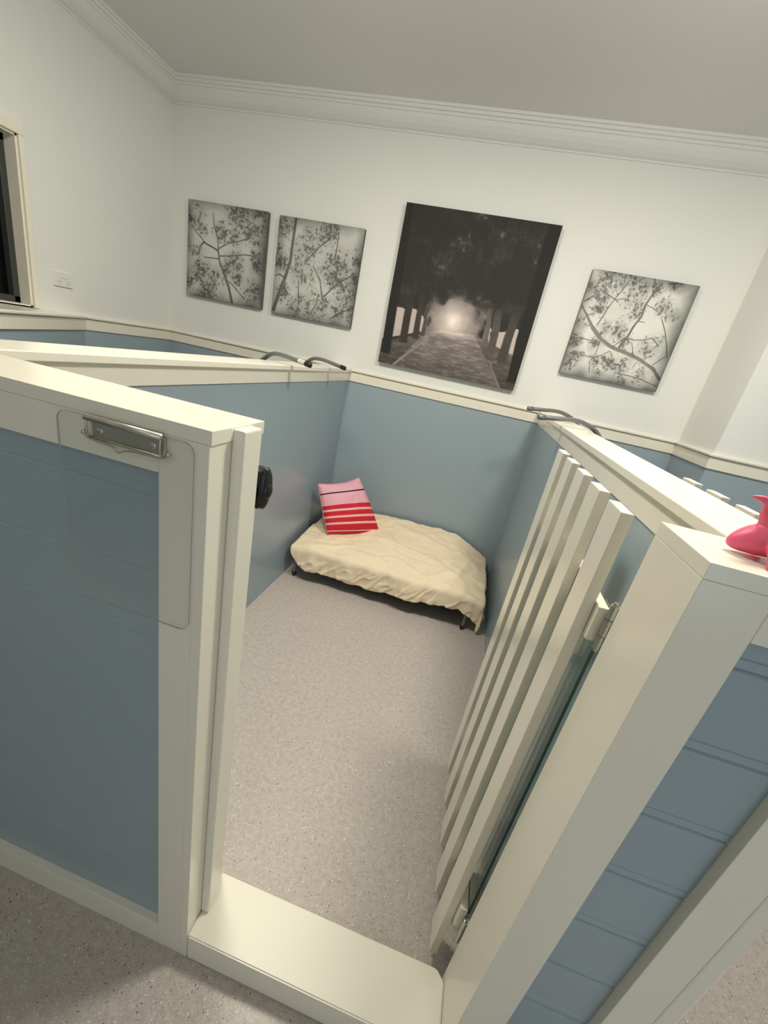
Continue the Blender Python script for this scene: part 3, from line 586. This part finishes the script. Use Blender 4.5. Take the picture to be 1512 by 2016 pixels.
SB = [(0.0304, 0.0325, [(0.042, 0.921), (0.037, 0.747), (0.031, 0.572), (0.027, 0.321), (0.011, 0.01)]), (0.026, 0.0217, [(0.155, 0.827), (0.15, 0.666), (0.15, 0.485), (0.138, 0.305)]), (0.0208, 0.0156, [(0.237, 0.785), (0.231, 0.652), (0.231, 0.523)]), (0.013, 0.0087, [(0.285, 0.758), (0.285, 0.669), (0.277, 0.575)]), (0.039, 0.0477, [(0.982, 0.939), (0.966, 0.673), (0.969, 0.421), (0.964, 0.185), (0.972, 0.005)]), (0.0304, 0.0217, [(0.866, 0.824), (0.867, 0.682), (0.876, 0.544), (0.866, 0.405)]), (0.0252, 0.0217, [(0.775, 0.787), (0.773, 0.664), (0.76, 0.538)]), (0.0173, 0.0113, [(0.724, 0.76), (0.716, 0.631), (0.702, 0.531)])]
def paint_branch(n, strokes, blobs, seed, light, dark, warm, right_shade):
    v, u = np.meshgrid(np.linspace(0, 1, n), np.linspace(0, 1, n), indexing='ij'); U, V = u, v
    base = light * (0.80 + 0.34 * vnoise(U, V, 3, seed))
    dens = np.zeros_like(U)
    wx = 0.09 * (vnoise(U, V, 7, seed + 20) - 0.5); wy = 0.09 * (vnoise(U, V, 7, seed + 21) - 0.5)
    for bx_, by_, br in blobs: dens = np.maximum(dens, np.exp(-((U + wx - bx_) ** 2 + (V + wy - by_) ** 2) / (br * 1.35) ** 2))
    dens = dens * (0.35 + 1.2 * vnoise(U, V, 9, seed + 1)) + 0.25 * np.clip(vnoise(U, V, 6, seed + 30) - 0.52, 0, 1) * 3
    fine = vnoise(U, V, 44, seed + 2, 3); mid = vnoise(U, V, 24, seed + 3, 4); lf = leaf_field(U, V, 30, seed + 4, 0.50, 0.8)
    img = base * (1 - 0.34 * np.clip((dens - 0.18) * 1.5, 0, 1) * (0.5 + 0.9 * mid))
    lace = vnoise(U, V, 58, seed + 12, 2)
    darkm = np.clip((dens * 0.75 + (fine - 0.5) * 1.5 + (lace - 0.5) * 0.9 + 0.12 * lf - 0.60) * 5, 0, 1) * (0.35 + 0.65 * np.clip((dens - 0.1) * 3, 0, 1))
    img = img * (1 - 0.68 * darkm) 
    img = img + 0.30 * warm * np.clip((lace - 0.60) * 8, 0, 1) * np.clip((dens - 0.2) * 2, 0, 1) * light
    for w0, w1, pts_ in strokes:
        wob = 0.010 * (vnoise(U, V, 12, seed + 5) - 0.5); wo2 = 0.010 * (vnoise(U, V, 12, seed + 6) - 0.5); m_ = stroke_mask(U + wob, V + wo2, w0, w1, pts_)
        img = img * (1 - m_) + m_ * (dark * (1.15 if w0 > 0.012 else 0.8)) * (0.8 + 0.4 * mid)
    edge = np.minimum(np.minimum(U, 1 - U), np.minimum(V, 1 - V))
    vig = np.clip(edge / 0.13 + 0.9 * (vnoise(U, V, 5, seed + 9) - 0.35), 0, 1) ** 0.9
    img = img * (0.26 + 0.74 * vig)
    if right_shade: img *= 1 - right_shade * np.clip((U - 0.80) / 0.20, 0, 1)
    img = np.clip(img, 0.012, 1)
    return np.stack([img * 1.0, img * 0.99, img * 0.92], -1)
def paint_avenue(n, seed):
    V, U = np.meshgrid(np.linspace(0, 1, n), np.linspace(0, 1, n), indexing='ij')
    can = vnoise(U, V, 10, seed, 6); lf = leaf_field(U, V, 60, seed + 1, 0.5, 0.8)
    fn = vnoise(U, V, 46, seed + 30, 4)
    canopy = 0.020 + 0.050 * np.clip((can - 0.42) * 3, 0, 1) * fn * (0.5 + V) + 0.014 * lf * can
    canopy += 0.16 * np.clip((fn - 0.62) * 5, 0, 1) * np.clip((can - 0.50) * 4, 0, 1)
    d = np.hypot((U - 0.473) / 1.0, (V - 0.640) / 0.95)
    glow = 0.34 * np.exp(-(d / 0.065) ** 2) + 0.34 * np.exp(-(d / 0.13) ** 2) + 0.06 * np.exp(-(d / 0.26) ** 2)
    arch = (1 / (1 + np.exp(((np.hypot((U - 0.48) / 0.19, (V - 0.68) / 0.20) - 1) + 0.9 * (vnoise(U, V, 13, seed + 3, 6) - 0.5)) * 16)))
    img = canopy * (1 - arch) + arch * (0.16 * (0.6 + 0.8 * vnoise(U, V, 26, seed + 4)) + glow * (0.85 + 0.3 * vnoise(U, V, 30, seed + 4)))
    # side gaps of pale mist between trunks
    hz_l = 0.86 - 0.36 * U; hz_r = 0.66 + 0.20 * (U - 0.6) / 0.4
    leafy = 0.60 + 0.16 * (vnoise(U, V, 16, seed + 5) - 0.5)
    gapl = (U < 0.30) & (V > leafy + 0.03) & (V < hz_l - 0.02); gapr = (U > 0.70) & (V > leafy + 0.04) & (V < hz_r + 0.02)
    mist = 0.52 - 0.9 * np.clip(V - 0.74, 0, 1)
    img = np.where(gapl | gapr, mist, img)
    # ground
    hor = np.where(U < 0.42, 0.862 - 0.38 * U, np.where(U > 0.56, 0.66 + 0.27 * (U - 0.5), 0.702))
    hor = np.clip(hor, 0.70, 0.86)
    g = vnoise(U, V * 1.8, 22, seed + 6, 5, 0.5); lfg = leaf_field(U, np.clip(V * 1.6 - 0.6, 0, 1), 42, seed + 8, 0.5, 0.6)
    dep = np.clip((V - 0.70) / 0.30, 0, 1)
    ground = (0.24 - 0.16 * dep) * (0.45 + 1.1 * g) + 0.12 * np.clip((vnoise(U, np.clip(V * 2.2 - 1.2, 0, 1), 40, seed + 40, 3, 0.55) - 0.52) * 6, 0, 1) * (1 - 0.45 * dep)
    side = ((U < 0.30 - (V - 0.75) * 0.78)) | (U > 0.66 + (V - 0.72) * 0.86)
    ground = np.where(side, ground * 0.55, ground)
    ground += 0.42 * np.exp(-((U - 0.46) / 0.13) ** 2 - ((V - 0.712) / 0.022) ** 2)
    img = np.where(V > hor, ground, img)
    for w0, w1, p_, c_ in ((0.003, 0.006, [(0.30, 0.80), (0.12, 0.995)], 0.26), (0.002, 0.005, [(0.78, 0.84), (0.90, 1.0)], 0.20)):
        m_ = stroke_mask(U, V, w0, w1, p_); img = img * (1 - m_) + m_ * c_
    tones = [0.012, 0.032, 0.040, 0.075, 0.012, 0.055, 0.085, 0.13]
    for (w0, w1, p_), c_ in sorted(zip(SB, tones), key=lambda q: -q[1]):
        bx_, by_ = p_[0]; ddx, ddy = p_[0][0] - p_[1][0], p_[0][1] - p_[1][1]; flare = [(bx_ + ddx * 0.3, by_ + ddy * 0.3)] + p_
        m_ = stroke_mask(U, V, w0, w1, flare, 0.006) * (V > 0.0); m_ = m_ * np.clip((V - 0.46) * 7, 0.0, 1) if c_ > 0.02 else m_
        m_ = m_ * np.clip((by_ + 0.006 - V) / 0.006, 0, 1)
        m_ = np.maximum(m_, np.clip((1 - np.hypot((U - bx_) / (w0 * 1.7), (V - by_) / 0.014)) * 3, 0, 1))
        m_ = np.maximum(m_, np.clip((1 - np.hypot((U - bx_) / (w0 * 1.3), (V - by_ + 0.03) / 0.045)) * 4, 0, 1))
        img = img * (1 - m_) + m_ * c_ * (0.8 + 0.4 * vnoise(U, V, 30, seed + 12))
    for p_ in ([(0.72, 0.815), (0.76, 0.842), (0.80, 0.850), (0.83, 0.836)], [(0.745, 0.845), (0.75, 0.875)], [(0.80, 0.852), (0.81, 0.885)]):
        m_ = stroke_mask(U, V, 0.006, 0.006, p_); img = img * (1 - m_) + m_ * 0.16
    img = np.clip(img, 0.006, 1)
    return np.stack([img * 1.06, img * 0.90, img * 0.84], -1)
def canvas(name, label, x0, x1, z0, z1, img, group=None, depth=0.028, edgecol=(0.12, 0.115, 0.11)):
    t = thing(name, label, 'picture', ((x0 + x1) / 2, D, z0), group)
    n = img.shape[0]; yf = D - depth
    xs = np.linspace(x0, x1, n); zs = np.linspace(z1, z0, n)
    co = np.empty((n * n, 3), np.float32); co[:, 0] = np.tile(xs, n); co[:, 1] = yf - 0.0004; co[:, 2] = np.repeat(zs, n)
    ii, jj = np.meshgrid(np.arange(n - 1), np.arange(n - 1), indexing='ij'); a = (ii * n + jj).ravel()
    faces = np.stack([a, a + n, a + n + 1, a + 1], -1)
    me = bpy.data.meshes.new('print'); me.vertices.add(n * n); me.vertices.foreach_set('co', co.ravel())
    me.loops.add(faces.size); me.loops.foreach_set('vertex_index', faces.ravel().astype(np.int32))
    me.polygons.add(len(faces)); me.polygons.foreach_set('loop_start', np.arange(0, faces.size, 4, dtype=np.int32)); me.polygons.foreach_set('loop_total', np.full(len(faces), 4, np.int32))
    me.update(); me.validate()
    at = me.color_attributes.new('print_colour', 'FLOAT_COLOR', 'POINT'); c = np.ones((n * n, 4), np.float32); c[:, :3] = img.reshape(-1, 3); at.data.foreach_set('color', c.ravel())
    m, nn, l, p = mat('printed_canvas'); an = nn.new('ShaderNodeAttribute'); an.attribute_name = 'print_colour'; l.new(an.outputs['Color'], p.inputs['Base Color']); p.inputs['Roughness'].default_value = 0.75
    me.materials.append(m)
    o = bpy.data.objects.new('print', me); C.objects.link(o); o.parent = t; o.location = (-t.location.x, -t.location.y, -t.location.z)
    box('stretcher', (x0, x1, yf, D - 0.0005, z0, z1), plain('canvas_edge', edgecol, 0.8), t, 0.001)
    return t
GR = 'square black and white canvases of tree branches'
canvas('canvas_picture', 'square canvas of a leafy branch, leftmost of the four wall pictures', -1.758, -1.211, 1.441, 1.976, paint_branch(250, S1, B1, 11, 0.62, 0.13, 0.5, 0.45), GR)
canvas('canvas_picture', 'square canvas of a leafy branch, second from the left, beside the big dark picture', -1.137, -0.596, 1.436, 1.970, paint_branch(250, S2, B2, 23, 0.62, 0.13, 0.8, 0.0), GR)
canvas('canvas_picture', 'square canvas of blossom branches with a thick bough, right of the big dark picture', 0.688, 1.214, 1.432, 1.962, paint_branch(250, S4, B4, 37, 0.82, 0.22, 0.9, 0.55), GR)
canvas('canvas_picture', 'large dark canvas of a misty avenue of trees, the biggest wall picture', -0.379, 0.469, 1.280, 2.127, paint_avenue(330, 51), None, 0.032, (0.10, 0.095, 0.10))
